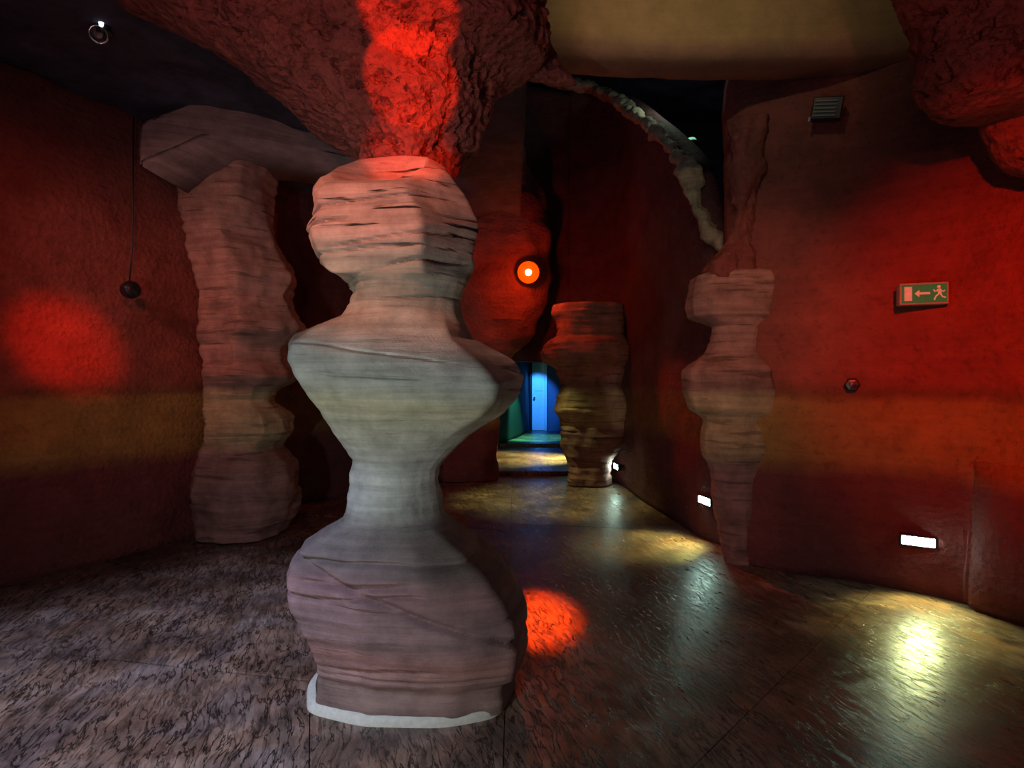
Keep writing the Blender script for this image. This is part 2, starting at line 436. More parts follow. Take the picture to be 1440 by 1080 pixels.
def slabmesh(name, x0, x1, y0, y1, z0, z1, mat, amp=.05, n=60, side='bottom'):
    """ceiling slab: rippled underside"""
    V, fs = [], []
    for i in range(n+1):
        for j in range(n+1):
            q = Vector((x0+(x1-x0)*i/n, y0+(y1-y0)*j/n, z0))
            V.append((q.x, q.y, z0+amp*noise.fractal(q*1.1, 1, 2, 5)))
    for i in range(n+1):
        for j in range(n+1): V.append((x0+(x1-x0)*i/n, y0+(y1-y0)*j/n, z1))
    m = n+1; o = m*m
    for i in range(n):
        for j in range(n):
            a, b, c, d = i*m+j, (i+1)*m+j, (i+1)*m+j+1, i*m+j+1
            fs += [(a,d,c,b), (o+a,o+b,o+c,o+d)]
        fs += [(i*m,(i+1)*m,o+(i+1)*m,o+i*m), (i*m+n,o+i*m+n,o+(i+1)*m+n,(i+1)*m+n), (i,o+i,o+i+1,i+1), (n*m+i,n*m+i+1,o+n*m+i+1,o+n*m+i)]
    me = bpy.data.meshes.new(name); me.from_pydata(V, [], fs); me.update()
    bm = bmesh.new(); bm.from_mesh(me); bmesh.ops.recalc_face_normals(bm, faces=bm.faces); bm.to_mesh(me); bm.free()
    o_ = link(name, me, mat); o_['kind'] = 'structure'; return o_
slabmesh('ceiling', -5.4, .12, -2.2, 8.4, 4.02, 4.3, M_CEIL, .10)
slabmesh('ceiling_high', -1.2, 5.2, 4.5, 12.4, 7.2, 7.4, M_CEIL, .10)
slabmesh('ceiling_front', .1, 5.0, -2.2, 4.45, 4.9, 5.1, M_CEIL, .06)
sheet('wall_outer', [(5.0,3.4,0,7.3),(5.0,12.2,2.95,7.3),(-1.1,12.2,2.95,7.3),(-1.1,8.6,2.95,7.3)], M_CEIL, flip=False, amp=.06, nz=30, step=.2, thick=.15)

# ---------------------------------------------------------------- floor of large slabs
def split(poly, a, b):
    """split a convex polygon by the line a->b: (left side, right side)"""
    ax, ay = a; dx, dy = b[0]-ax, b[1]-ay
    s = [dx*(y-ay)-dy*(x-ax) for x, y in poly]; L, R = [], []
    for i in range(len(poly)):
        j = (i+1) % len(poly)
        if s[i] >= 0: L.append(poly[i])
        if s[i] <= 0: R.append(poly[i])
        if s[i]*s[j] < 0:
            t = s[i]/(s[i]-s[j]); p = tuple(u+(v-u)*t for u, v in zip(poly[i], poly[j])); L.append(p); R.append(p)
    return L, R
bm = bmesh.new(); bm_box(bm, -5.3, 4.9, -2.1, 9.7, -.16, -.05)
floor = from_bm('floor', bm, M_JOINT); floor['kind'] = 'structure'
rect = [(-5.2,-2.0),(4.8,-2.0),(4.8,9.62),(-5.2,9.62)]
lf, rt = split(rect, (-.05,0), (-.02,5))
far, near = split(lf, (-3.5,4.96), (-1.45,3.94))
mid, front = split(near, (-1.92,3.14), (-1.16,2.99))
fl, fr = split(front, (-.98,2.76), (-.82,2.30))
farb, fara = split(far, (-3.3,7.0), (-1,6.3))
fl2, fl1 = split(fl, (-2.6,1.5), (-.9,1.3))
rfar, rnear = split(rt, (1.83,3.4), (2.43,4.0))
r1, r0 = split(rfar, (0,6.3), (2,6.0))
r1a, r1b = split(r1, (1.3,6), (1.34,9))
rn2, rn1 = split(rnear, (0,1.6), (3,1.5))
for poly in (farb, fara, mid, fl2, fl1, fr, r1a, r1b, r0, rn2, rn1):
    if len(poly) < 3: continue
    cx = sum(p[0] for p in poly)/len(poly); cy = sum(p[1] for p in poly)/len(poly)
    bm = bmesh.new()
    pts = poly
    for i in range(len(poly)):                       # shrink the outline to leave an open joint
        p, q2 = Vector(poly[i]), Vector(poly[(i+1)%len(poly)])
        if (q2-p).length < 1e-4: continue
        nrm = Vector((-(q2-p).y, (q2-p).x)).normalized()
        if nrm.dot(Vector((cx,cy))-p) < 0: nrm = -nrm
        gap = .012 if abs((q2-p).x) > 1.3*abs((q2-p).y) else .0022
        a_, b_ = p+nrm*gap, q2+nrm*gap
        L_, R_ = split(pts, tuple(a_), tuple(b_))
        side = (b_-a_).x*(cy-a_.y)-(b_-a_).y*(cx-a_.x)
        pts = L_ if side > 0 else R_
    vb = [bm.verts.new((p[0], p[1], -.05)) for p in pts]; vt = [bm.verts.new((p[0], p[1], 0)) for p in pts]
    bm.faces.new(vb); bm.faces.new(vt)
    for i in range(len(pts)): bm.faces.new((vb[i], vb[(i+1)%len(pts)], vt[(i+1)%len(pts)], vt[i]))
    from_bm('slab', bm, M_FLOOR, floor)
# raised threshold floors in the passage
bm = bmesh.new(); bm_box(bm, -.60, 1.2, 9.66, 13.4, -.05, .07, .02); from_bm('step', bm, M_FLOOR, floor)
bm = bmesh.new(); bm_box(bm, -.60, 1.9, 13.44, 17.4, -.05, .14, .02); from_bm('step', bm, M_FLOOR, floor)

# ---------------------------------------------------------------- the passage with the blue door
def bx(name, mat, *a, kind=None, parent=None, bevel=0):
    bm = bmesh.new(); bm_box(bm, *a, bevel); o = from_bm(name, bm, mat, parent)
    if kind: o['kind'] = kind
    return o
sheet('wall_passage_left', [(-.36,9.5,0,2.7),(-.35,11,0,2.7),(-.3,13.4,.05,2.7)], M_WALL, flip=True, amp=.03, nz=30, thick=.2)
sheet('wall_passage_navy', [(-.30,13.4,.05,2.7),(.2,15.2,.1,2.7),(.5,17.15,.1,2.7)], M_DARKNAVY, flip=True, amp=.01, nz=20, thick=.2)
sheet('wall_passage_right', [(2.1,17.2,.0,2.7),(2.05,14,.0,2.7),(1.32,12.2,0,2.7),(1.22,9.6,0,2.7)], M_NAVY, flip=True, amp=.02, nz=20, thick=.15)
bx('wall_passage_end', M_NAVY, -.2, 2.3, 17.25, 17.45, 0, 2.7, kind='structure')
bx('ceiling_passage', M_NAVY, -.8, 2.3, 9.7, 17.45, 2.7, 2.85, kind='structure')
dr = empty('door_1', (.80,17.2,.14)); dr['kind'] = 'structure'
for nm, a, mt, bv in (('frame', (-.27,-.20,-.10,.02,0,2.13), M_BLACK, .01), ('frame', (.19,.25,-.10,.02,0,2.13), M_DOOR, .01), ('frame', (-.27,.25,-.10,.02,2.07,2.14), M_BLACK, .01),
                      ('leaf', (-.195,.185,-.06,-.01,.01,2.06), M_DOOR, .006)):
    bx(nm, mt, *a, parent=dr, bevel=bv)
bm = bmesh.new(); bm_lathe(bm, [(0,0),(.022,0),(.022,.05),(.03,.055),(.03,.075),(0,.08)], 14, Matrix.Translation((-.13,-.06,1.0)) @ Matrix.Rotation(math.pi/2, 4, 'X'))
from_bm('handle', bm, M_CHROME, dr)
bx('panel_moulding', M_DOOR, -.12, .11, -.075, -.06, 1.2, 1.9, parent=dr, bevel=.006)

# ---------------------------------------------------------------- the carved pillar in the middle
HEAD = [(-1,-.25),(-.80,-.80),(.42,-1.0),(1,-.10),(.85,.65),(.3,.95),(-.7,.9),(-1,.35)]
COLLAR = [(-1,.05),(-.82,-.62),(-.1,-1.0),(.78,-.82),(1,-.12),(.8,.6),(.1,1),(-.8,.7)]
BASE = [(-1,-.2),(-.85,-.75),(-.3,-1.02),(.4,-1.05),(.88,-.85),(1,-.2),(.95,.5),(.5,.95),(-.5,.95),(-.95,.5)]
levels = [   # left x, y, right x, y, depth ratio, plan, forward dip of the ring
 (540,268,590,262,.80,0,.02),(472,240,604,230,.80,0,.14),(458,247,630,240,.80,0,.14),(448,261,642,256,.80,0,.13),(447,289,660,282,.78,0,.12),(438,322,674,314,.78,0,.10),(446,347,671,342,.78,0,.10),
 (458,367,666,360,.80,0,.11),(470,376,668,372,.84,0,.10),(484,390,660,394,.85,1,.05),(499,414,651,418,.9,1,.03),(495,430,649,432,.9,1,.02),(485,446,653,450,.9,1,.0),
 (447,456,664,476,.86,2,.03),(411,471,708,497,.82,2,.08),(405,480,722,506,.80,2,.10),(404,496,736,526,.78,2,.08),(412,514,733,551,.76,2,.06),(428,540,712,577,.78,2,.03),(448,572,682,598,.8,2,.0),
 (472,607,657,616,.85,1,0),(492,633,630,640,.92,1,0),(499,645,618,656,.95,1,0),(494,666,616,674,.95,1,0),(489,702,622,702,.95,1,0),(484,724,627,724,.92,1,0),
 (455,742,650,745,.84,3,0),(432,755,678,762,.80,3,0),(420,775,703,780,.78,3,0),(416,792,727,812,.76,3,0),(420,825,741,840,.75,3,0),(440,862,742,875,.75,3,0),(448,886,738,904,.74,3,0),
 (452,908,735,913,.74,3,0),(453,914,722,919,.74,3,0),(453,928,722,932,.74,3,0),(451,944,723,944,.74,3,0),(449,957,724,957,.74,3,0)]
def pillar_grooves(q, a):
    # bedding cracks: wavy lines at given heights, each present over part of the girth only
    d = 0
    for zc, dep, wid, sl, ph in GROOVES:
        zz = zc + sl*q.x + .018*noise.noise(Vector((q.x*3+ph, q.y*3, 0)))
        on = max(0, min(1, (noise.noise(Vector((q.x*2.1+ph*5, q.y*2.1, ph)))+.25)*3))
        d += 1.5*dep*on*math.exp(-((q.z-zz)/wid)**2)
    return d
GROOVES = [(2.50,.016,.008,.10,.3),(2.44,.012,.006,.05,1.7),(2.40,.022,.009,.09,2.2),(2.31,.012,.006,.12,3.1),(2.235,.02,.008,.07,4.6),(2.20,.022,.009,.16,5.9),(2.14,.02,.010,.15,7.7),
           (2.06,.008,.006,.02,8.1),(1.98,.008,.006,.03,9.4),(1.62,.012,.006,-.12,11.2),(1.52,.012,.007,-.10,12.9),(.72,.016,.010,.0,14.2),(.66,.02,.014,.03,15.3),(.60,.012,.008,.02,16.1),
           (.47,.010,.008,-.1,17.9),(.36,.024,.020,-.35,18.3),(.27,.014,.010,.05,19.6),(.20,.008,.008,.0,20.2)]
DP = 2.97
pillar = empty('rock_pillar', (P(585,540,DP).x, DP, 0))
pl = loft('pillar', [l[:6] for l in levels], DP, M_PILLAR, dips=[l[6] for l in levels], grooves=pillar_grooves, sharp=24, rows=420, segs=200, sm=1, plans=[HEAD,ROUND,COLLAR,BASE],
          noise_amp=.016, lay_amp=.005, splits=[('capstone',378),('neck',450),('flared_collar',640),('waist',742),('base',2000)], plan_sm=2)
def adopt(parts, root):
    for p in parts:
        p.parent = root; p.matrix_parent_inverse = Matrix.Translation(-Vector(root.location))
adopt(pl, pillar)
for p in pl:                                        # settle the foot on the floor
    if p.name.startswith('base'):
        for v in p.data.vertices:
            if v.co.z < .22: v.co.z = v.co.z - (.22-v.co.z)*0.0
            v.co.z = max(v.co.z, .012)
zb = P(585,957,DP).z
# foot rim: a low pale plaster fillet following the base outline
R3, ua, ub = plan_radius(BASE, 96, 3)
L0, R0 = P(447,957,DP), P(724,957,DP); cc = (L0+R0)/2 - Vector((.022,0,0)); hw = (R0-L0).length/2
V, fs = [], []
prof = [(.93,.045),(.985,.040),(1.006,.024),(1.013,.004),(1.013,0.0)]
for s, z in prof:
    for k in range(96):
        a = 2*math.pi*k/96
        V.append((cc.x+hw*s*R3[k]*math.cos(a), DP+hw*.75*s*R3[k]*math.sin(a), z))
for i in range(len(prof)-1):
    for k in range(96): fs.append((i*96+k, (i+1)*96+k, (i+1)*96+(k+1)%96, i*96+(k+1)%96))
me = bpy.data.meshes.new('base_rim'); me.from_pydata(V, [], fs); rim = link('base_rim', me, M_RIM); adopt([rim], pillar)
rim['label'] = 'pale plaster rim around the foot'
tag(pillar, 'tall pale sandstone pillar with blocky head, flared collar and red-brown base', 'pillar')

# ---------------------------------------------------------------- rock columns along the walls
def column(nm, levels, D, splits, label, mat=M_COLUMN, **kw):
    root = empty(nm, ((sum(l[0]+l[2] for l in levels)/2/len(levels)-CX)/F*D, D, 0))
    ps = loft(nm+'_body', levels, D, mat, splits=splits, **kw); adopt(ps, root)
    tag(root, label, 'column'); return root
LC = [(258,195,392,190,1.0,0),(262,240,384,235,1.0,0),(264,290,378,285,1.0,0),(270,330,384,330,1.0,1),(279,368,400,362,1.0,1),(286,395,412,390,1.0,1),(290,425,404,420,1.0,1),(290,450,418,448,1.0,1),(290,472,428,462,1.0,1),
      (290,488,398,490,1.0,1),(291,505,402,508,1.0,1),(292,528,416,530,1.0,0),(296,548,384,550,1.0,0),(298,565,378,564,1.0,0),(300,585,404,586,1.0,0),(300,605,410,604,1.0,0),(290,630,392,628,1.0,0),(284,655,410,652,1.0,0),
      (280,690,416,690,1.0,0),(284,725,408,725,1.0,0),(292,748,398,748,1.0,0)]
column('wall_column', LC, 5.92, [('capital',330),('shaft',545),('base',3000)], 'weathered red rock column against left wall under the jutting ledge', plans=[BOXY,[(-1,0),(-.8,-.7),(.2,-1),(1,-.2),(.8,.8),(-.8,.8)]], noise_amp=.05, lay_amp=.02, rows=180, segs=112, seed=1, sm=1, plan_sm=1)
MC = [(800,428,868,428,.8,0),(778,430,876,430,.8,0),(776,440,880,440,.8,0),(784,456,880,456,.8,0),(784,472,878,472,.8,0),(768,482,886,480,.8,0),(760,496,888,492,.8,0),(766,510,884,508,.8,0),(784,518,878,516,.8,0),(790,540,874,540,.8,0),
      (782,558,880,558,.8,0),(779,578,886,578,.8,0),(788,592,884,592,.8,0),(790,620,880,620,.8,0),(797,645,860,645,.8,0),(800,680,858,680,.8,0)]
column('passage_column', MC, 8.75, [('capstone',474),('shaft',3000)], 'dark rock column with stepped cap beside the blue-lit passage', plans=[BOXY], noise_amp=.05, lay_amp=.02, rows=120, segs=80, seed=2)
RC = [(990,384,1070,382,.8,0),(975,390,1082,386,.8,0),(972,400,1086,396,.8,0),(969,430,1084,430,.8,0),(972,446,1080,446,.8,0),(984,452,1074,451,.8,0),(1004,460,1072,460,.8,1),(1000,478,1070,478,.8,1),(990,500,1072,500,.8,1),
      (966,520,1080,518,.8,0),(965,548,1086,545,.8,0),(972,575,1084,578,.8,0),(985,584,1076,586,.8,0),(992,592,1072,592,.8,0),(988,604,1078,604,.8,0),(986,625,1080,625,.8,0),(990,640,1075,640,.8,0),(1000,660,1072,660,.8,0),(1008,720,1070,720,.8,0),(1020,800,1064,800,.8,0)]
column('corner_column', RC, 4.98, [('capstone',450),('shaft',3000)], 'red rock column with square capstone at the corner of the right wall', plans=[BOXY,ROUND], noise_amp=.02, lay_amp=.010, rows=200, segs=112, seed=3, sm=1, plan_sm=1)
# rock stub between capstone and crest
ST = [(1022,175,1068,170,.8,0),(1030,230,1066,230,.8,0),(1034,290,1064,290,.8,0),(1022,345,1058,345,.8,0),(1002,372,1056,372,.8,0),(1000,392,1058,392,.8,0)]
o = loft('rock_spur', ST, 4.82, M_WALL, rows=110, segs=90, plans=[BOXY], noise_amp=.10, lay_amp=.01, seed=4, parent=wall_right)[0]
o['label'] = 'narrow brown rock spur rising above the square capstone'

# ---------------------------------------------------------------- hanging rocks, ledge, beam
HR = [(60,-110,790,-110,.45,0,3.35),(165,0,762,-5,.5,0,3.4),(225,30,764,30,.55,0,3.42),(275,62,766,62,.6,0,3.44),(325,92,760,84,.7,0,3.46),(365,122,715,104,.75,0,3.5),(398,150,696,130,.8,0,3.52),(440,182,690,165,.9,0,3.52),(480,212,672,200,.95,0,3.5),(500,232,648,228,1,0,3.48),(505,262,642,260,1,0,3.46)]
o = loft('hanging_rock', HR, 3.5, M_PIT, rows=260, segs=300, plans=[ROUND], noise_amp=.07, lay_amp=0, pit=.07, seed=5)[0]
HANG = o
tag(o, 'huge pitted red rock mass tapering down behind the pale pillar', 'rock')
HL = [(690,40,768,36,.5,0),(695,62,774,60,.5,0),(702,84,790,88,.5,0),(715,100,806,108,.5,0),(748,111,812,117,.5,0),(780,118,806,121,.5,0)]
o = loft('rock_lip', HL, 3.7, M_PIT, rows=40, segs=64, plans=[ROUND], noise_amp=.03, lay_amp=0, pit=.02, seed=6)[0]
o.parent = HANG; o['label'] = 'rough brown rock lip'
BU = [(560,60,690,60,.4,0),(560,150,690,150,.4,0),(560,178,712,180,.4,0),(560,202,736,204,.4,0),(560,240,742,240,.4,0),(560,270,764,268,.4,0),(560,330,774,330,.4,0),(560,400,772,400,.4,0),(560,440,764,440,.4,0),(560,478,745,478,.4,0),(560,505,716,505,.4,0),(560,540,702,540,.4,0),(560,600,700,600,.4,0),(560,673,700,673,.4,0)]
o = loft('rock_buttress', BU, 9.25, M_WALL, rows=130, segs=100, plans=[BOXY], noise_amp=.06, lay_amp=.015, seed=8, parent=wall_back)[0]
o['label'] = 'dark red rock buttress behind the red lamp'
RB = [(1250,-80,1720,-80,.5,0),(1270,0,1690,0,.5,0),(1300,60,1660,60,.55,0),(1304,100,1640,100,.6,0),(1306,130,1610,128,.6,0),(1322,150,1560,145,.6,0),(1350,162,1450,156,.6,0)]
o = loft('hanging_rock', RB, 3.25, M_PIT, rows=130, segs=220, plans=[ROUND], noise_amp=.07, lay_amp=0, pit=.06, seed=9)[0]
tag(o, 'lumpy red rock hanging at the end of the curved beam', 'rock')
RB2 = [(1380,120,1720,120,.5,0),(1384,160,1700,160,.5,0),(1398,200,1680,205,.5,0),(1420,230,1640,235,.5,0),(1450,246,1560,246,.5,0)]
o = loft('rock_bulge', RB2, 3.45, M_PIT, rows=60, segs=100, plans=[ROUND], noise_amp=.05, lay_amp=0, pit=.02, seed=10)[0]
o.parent = wall_right; o['label'] = 'low dark red rock bulge'

# jutting ledge over the left column: a bent slab
def prism(name, top, bot, D, depth, mat, seed, n=40, label=None):
    V, fs = [], []
    rows = 14
    def it(t, arr):
        x = t*(len(arr)-1); k = min(int(x), len(arr)-2); f = x-k
        return [a+(b-a)*f for a, b in zip(arr[k], arr[k+1])]
    prof = []
    for i in range(n+1):
        t = i/n; a = it(t, top); b = it(t, bot); Df, = it(t, [(d,) for d in D])
        pa, pb = P(a[0], a[1], Df), P(b[0], b[1], Df)
        ring = []
        for j in range(rows+1): ring.append(pa+(pb-pa)*j/rows)
        back = Vector((.1, depth, .05))
        for j in range(rows+1): ring.append(pb+(pa-pb)*j/rows+back+Vector((0,0,-.12*(1-j/rows))))
        prof.append([q + Vector((.3,1,.4))*(.035*noise.fractal(q*2.5+Vector((seed,0,0)),1,2,4)) for q in ring])
    m = len(prof[0])
    for r in prof: V += [tuple(q) for q in r]
    for i in range(n):
        for j in range(m): fs.append((i*m+j, i*m+(j+1)%m, (i+1)*m+(j+1)%m, (i+1)*m+j))
    fs.append(tuple(range(m))); fs.append(tuple(range(n*m+m-1, n*m-1, -1)))
    me = bpy.data.meshes.new(name); me.from_pydata(V, [], fs); me.update()
    bm = bmesh.new(); bm.from_mesh(me); bmesh.ops.recalc_face_normals(bm, faces=bm.faces)
    bmesh.ops.bevel(bm, geom=[e for e in bm.edges if len(e.link_faces)==2 and e.calc_face_angle(0) > 1.0], offset=.03, segments=3, affect='EDGES')
    bm.to_mesh(me); bm.free()
    return link(name, me, mat)
o = prism('rock_ledge', [(196,172),(250,150),(300,128),(340,112),(380,118),(430,150),(500,190)], [(194,234),(240,214),(290,194),(340,196),(390,205),(440,214),(500,226)],
          [4.95,5.0,5.1,5.2,5.35,5.5,5.6], .9, M_LEDGE, 3)
o.parent = wall_left; o['label'] = 'grey-violet rock ledge jutting out above the column'

# curved beam
def beam():
    V, fs = [], []
    prof = [(0,5.0),(0,4.6),(0,4.2),(.005,4.06),(.03,4.01),(.09,3.985),(.22,3.98),(.33,3.99),(.37,4.03),(.38,4.2),(.38,5.0)]
    n = 80
    # shallow arc, centre towards the viewer, ending in a bend at the right
    for i in range(n+1):
        t = i/n; x = .02+3.35*t
        y = 4.12 + .10*math.sin(math.pi*min(1, t*1.05)) - .55*max(0, t-.80)**1.6*6
        dz = -.05*max(0, t-.85)/.15
        for a, z in prof:
            q = Vector((x, y+a, z+dz)); V.append(tuple(q+Vector((0,-1,.6))*.02*noise.fractal(q*1.8,1,2,4)))
    m = len(prof)
    for i in range(n):
        for j in range(m-1): fs.append((i*m+j, i*m+j+1, (i+1)*m+j+1, (i+1)*m+j))
        fs.append((i*m+m-1, i*m, (i+1)*m, (i+1)*m+m-1))
    fs.append(tuple(range(m))); fs.append(tuple(range(n*m+m-1, n*m-1, -1)))
    me = bpy.data.meshes.new('curved_beam'); me.from_pydata(V, [], fs); me.update()
    bm = bmesh.new(); bm.from_mesh(me); bmesh.ops.recalc_face_normals(bm, faces=bm.faces); bm.to_mesh(me); bm.free()
    return link('trim_1', me, M_BEAM)
o = beam(); tag(o, 'smooth curved ochre plaster beam below the ceiling', kind='structure')

# plinth at the right wall
bm = bmesh.new()
q = [(3.16,4.12),(3.08,3.95),(3.45,3.2),(3.62,2.6),(3.9,2.9),(3.7,4.1)]
q = [(3.22,4.08),(3.12,3.92),(3.40,3.2),(3.5,2.4),(3.9,2.4),(3.8,4.1)]
vb = [bm.verts.new((x,y,0.0)) for x,y in q]
vt = [bm.verts.new((x+.07,y+.03,1.05)) for x,y in q]
bm.faces.new(vb); bm.faces.new(vt)
for i in range(6): bm.faces.new((vb[i], vb[(i+1)%6], vt[(i+1)%6], vt[i]))
bmesh.ops.recalc_face_normals(bm, faces=bm.faces)
bmesh.ops.bevel(bm, geom=list(bm.edges), offset=.035, segments=3, affect='EDGES')
bmesh.ops.subdivide_edges(bm, edges=bm.edges, cuts=5, use_grid_fill=True)
for v in bm.verts:
    if v.co.z > .05: v.co += Vector((-1,-.4,0))*.02*noise.fractal(v.co*3,1,2,3)
o = from_bm('plinth', bm, M_WALL, wall_right, smooth=True); o['label'] = 'low dark red plastered plinth'

# ---------------------------------------------------------------- lamps and fittings
def spot_lamp(name, loc, target, col, power, angle, blend, lens, label, size=.06, radius=.04):
    loc = Vector(loc); d = (Vector(target)-loc).normalized()
    root = empty(name, loc)
    Mx = d.to_track_quat('Z', 'Y').to_matrix().to_4x4()
    bm = bmesh.new(); s = size
    bm_lathe(bm, [(0,-2.4*s),(.55*s,-2.4*s),(.7*s,-2.2*s),(.8*s,-1.2*s),(1.05*s,-.6*s),(1.05*s,.25*s),(.95*s,.25*s),(.95*s,-.1*s),(0,-.1*s)], 24, Mx); from_bm('housing', bm, M_BLACK, root, True)
    bm = bmesh.new(); bm_lathe(bm, [(1.02*s,.16*s),(1.14*s,.16*s),(1.14*s,.30*s),(.92*s,.30*s),(.92*s,.2*s),(1.02*s,.16*s)], 24, Mx); from_bm('ring', bm, M_CHROME, root, True)
    bm = bmesh.new(); bm_lathe(bm, [(0,.12*s),(.5*s,.09*s),(.92*s,0),(.92*s,-.05*s),(0,-.05*s)], 24, Mx); from_bm('lens', bm, lens, root, True)
    bm = bmesh.new(); back = -d*1.2*s
    bm_tube(bm, [back, back+Vector((0,0,1.6*s)), back+Vector((0,0,4*s))], .2*s); from_bm('bracket', bm, M_BLACK, root, True)
    L = bpy.data.lights.new(name+'_light', 'SPOT'); L.energy = power; L.color = col; L.spot_size = math.radians(angle); L.spot_blend = blend; L.shadow_soft_size = radius
    lo = bpy.data.objects.new(name+'_light', L); COL.objects.link(lo); lo.parent = root
    lo.location = d*(.5*s+.02); lo.rotation_euler = d.to_track_quat('-Z', 'Y').to_euler()
    tag(root, label, 'lamp'); return root
def point(name, loc, col, power, r, parent=None):
    L = bpy.data.lights.new(name, 'POINT'); L.energy = power; L.color = col; L.shadow_soft_size = r
    lo = bpy.data.objects.new(name, L); COL.objects.link(lo); lo.location = loc; lo.parent = parent; return lo

# visible red lamp on the back wall
lp = P(743,383,8.62)
rl = empty('red_lamp', lp)
Mx = Vector((-lp.x,-lp.y,H-lp.z)).normalized().to_track_quat('Z','Y').to_matrix().to_4x4()
bm = bmesh.new(); bm_lathe(bm, [(0,-.14),(.05,-.14),(.08,-.1),(.12,-.04),(.12,-.022),(0,-.022)], 36, Mx); from_bm('housing', bm, M_BLACK, rl, True)
bm = bmesh.new(); bm_lathe(bm, [(0,.045),(.07,.04),(.13,.02),(.165,-.01),(.165,-.02),(0,-.02)], 36, Mx); from_bm('lens', bm, M_REDGLASS, rl, True)
bm = bmesh.new(); bm_lathe(bm, [(0,.09),(.03,.082),(.048,.06),(.048,.03),(0,.02)], 24, Mx); from_bm('bulb', bm, M_BULB, rl, True)
bm = bmesh.new(); bm_tube(bm, [Mx @ Vector((0,0,-.15)), Vector((-.02,.3,.02)), Vector((-.02,.55,.03))], .018); from_bm('arm', bm, M_BLACK, rl, True)
tag(rl, 'glowing round red spotlight on the dark rock of the back wall', 'lamp')
point('red_lamp_light', Mx @ Vector((0,0,.36)), (1,.07,.006), P_RED_BACK, .05, rl)

L = bpy.data.lights.new('red_lamp_beam', 'SPOT'); L.energy = 2000; L.color = (1,.05,.003); L.spot_size = math.radians(6.5); L.spot_blend = 1; L.shadow_soft_size = .04
lo = bpy.data.objects.new('red_lamp_beam', L); COL.objects.link(lo); lo.parent = rl; lo.location = Mx @ Vector((0,0,.16))
lo.rotation_euler = (Vector((.20,3.95,0))-lp).to_track_quat('-Z','Y').to_euler()
L = bpy.data.lights.new('red_lamp_side_beam', 'SPOT'); L.energy = 240; L.color = (1,.05,.004); L.spot_size = math.radians(24); L.spot_blend = 1; L.shadow_soft_size = .04
lo = bpy.data.objects.new('red_lamp_side_beam', L); COL.objects.link(lo); lo.parent = rl; lo.location = Mx @ Vector((0,0,.16))
lo.rotation_euler = (Vector((1.9,6.0,.9))-lp).to_track_quat('-Z','Y').to_euler()
# added, unseen spots that light the hall, most above and behind the viewpoint
spot_lamp('hall_spot_lamp', (-1.7,1.3,3.75), P(88,470,4.6), (1,.03,.003), P_RED_LEFT, 12, 1.0, M_REDGLASS, 'added unseen can spotlight with red lens, making the red pool on the left wall')
for k, (py, an) in enumerate(((10,8.6),(105,8.2),(205,9.5))):  # three added lamps stacked to stretch the red patch up the rock
    spot_lamp('added_rock_spot', (-.35+.22*k,-.6,2.6), P(577,py,3.0), (1,.045,.002), P_RED_ROCK*(1,1,.75)[k], an, (.25,.25,.8)[k], M_REDGLASS,
              'added unseen can spotlight with red lens aimed at the ' + ('upper part', 'middle', 'lower tip')[k] + ' of the huge hanging rock', radius=.015)
spot_lamp('hall_spot_lamp', (.9,.4,2.9), P(1460,470,3.6), (1,.04,.004), P_RED_RIGHT, 46, 1.0, M_REDGLASS, 'added unseen can spotlight with red lens aimed at the right wall')
spot_lamp('hall_spot_lamp', (-2.3,.4,3.7), P(545,330,2.8), (1,.40,.27), P_WARM, 26, .8, M_LENS_WARM, 'added unseen can spotlight with warm lens aimed at the pillar head')
spot_lamp('added_low_spot', (-1.5,-.5,.85), P(470,760,2.9), (.88,.98,.93), P_COOL, 95, 1.0, M_LENS_COOL, 'added unseen can spotlight with cool white lens standing low behind the viewpoint', radius=.08)
spot_lamp('hall_spot_lamp', (.9,2.3,4.3), (1.3,4.15,4.5), (1,.78,.42), P_BEAM, 90, 1.0, M_LENS_WARM, 'added unseen can spotlight with warm lens aimed at the curved beam')

spot_lamp('hall_spot_lamp', (-2.7,.2,3.8), (-2.0,2.6,0), (.52,.66,1), P_FLOOR, 50, 1.0, M_LENS_COOL, 'added unseen can spotlight with cool lens aimed down at the floor', radius=.1)
spot_lamp('hall_spot_lamp', (-3.5,2.4,3.3), (-2.55,5.7,2.2), (1,.44,.34), P_WASH*1.7, 62, 1.0, M_LENS_WARM, 'added unseen can spotlight with warm lens washing the left wall column', radius=.1)
spot_lamp('hall_spot_lamp', (.5,.0,3.5), (2.0,5.0,2.1), (1,.46,.28), P_WASH*4.5, 26, 1.0, M_LENS_WARM, 'added unseen can spotlight with warm lens washing the corner column', radius=.1)

spot_lamp('hall_spot_lamp', (-1.3,1.1,3.75), P(60,440,4.6), (1,.10,.03), 130, 44, 1.0, M_REDGLASS, 'added unseen can spotlight with red lens washing the whole left wall')
spot_lamp('hall_spot_lamp', (-.62,7.8,3.8), (.55,7.7,0), (.86,1,.34), 420, 46, .9, M_LENS_COOL, 'added can spotlight hidden near the back wall, aimed at the floor before the passage', radius=.06)  # added behind the pillar, out of sight, to tint the floor
spot_lamp('hall_spot_lamp', (-.9,.1,2.5), (-1.2,3.4,3.7), (1,.36,.32), 75, 70, 1.0, M_LENS_WARM, 'added unseen can spotlight with warm lens aimed up at the left side of the hanging rock', radius=.1)
spot_lamp('hall_spot_lamp', (1.3,.0,2.5), (2.9,3.2,3.9), (1,.30,.26), 60, 34, 1.0, M_LENS_WARM, 'added unseen can spotlight with warm lens aimed up at the rock beside the curved beam', radius=.1)
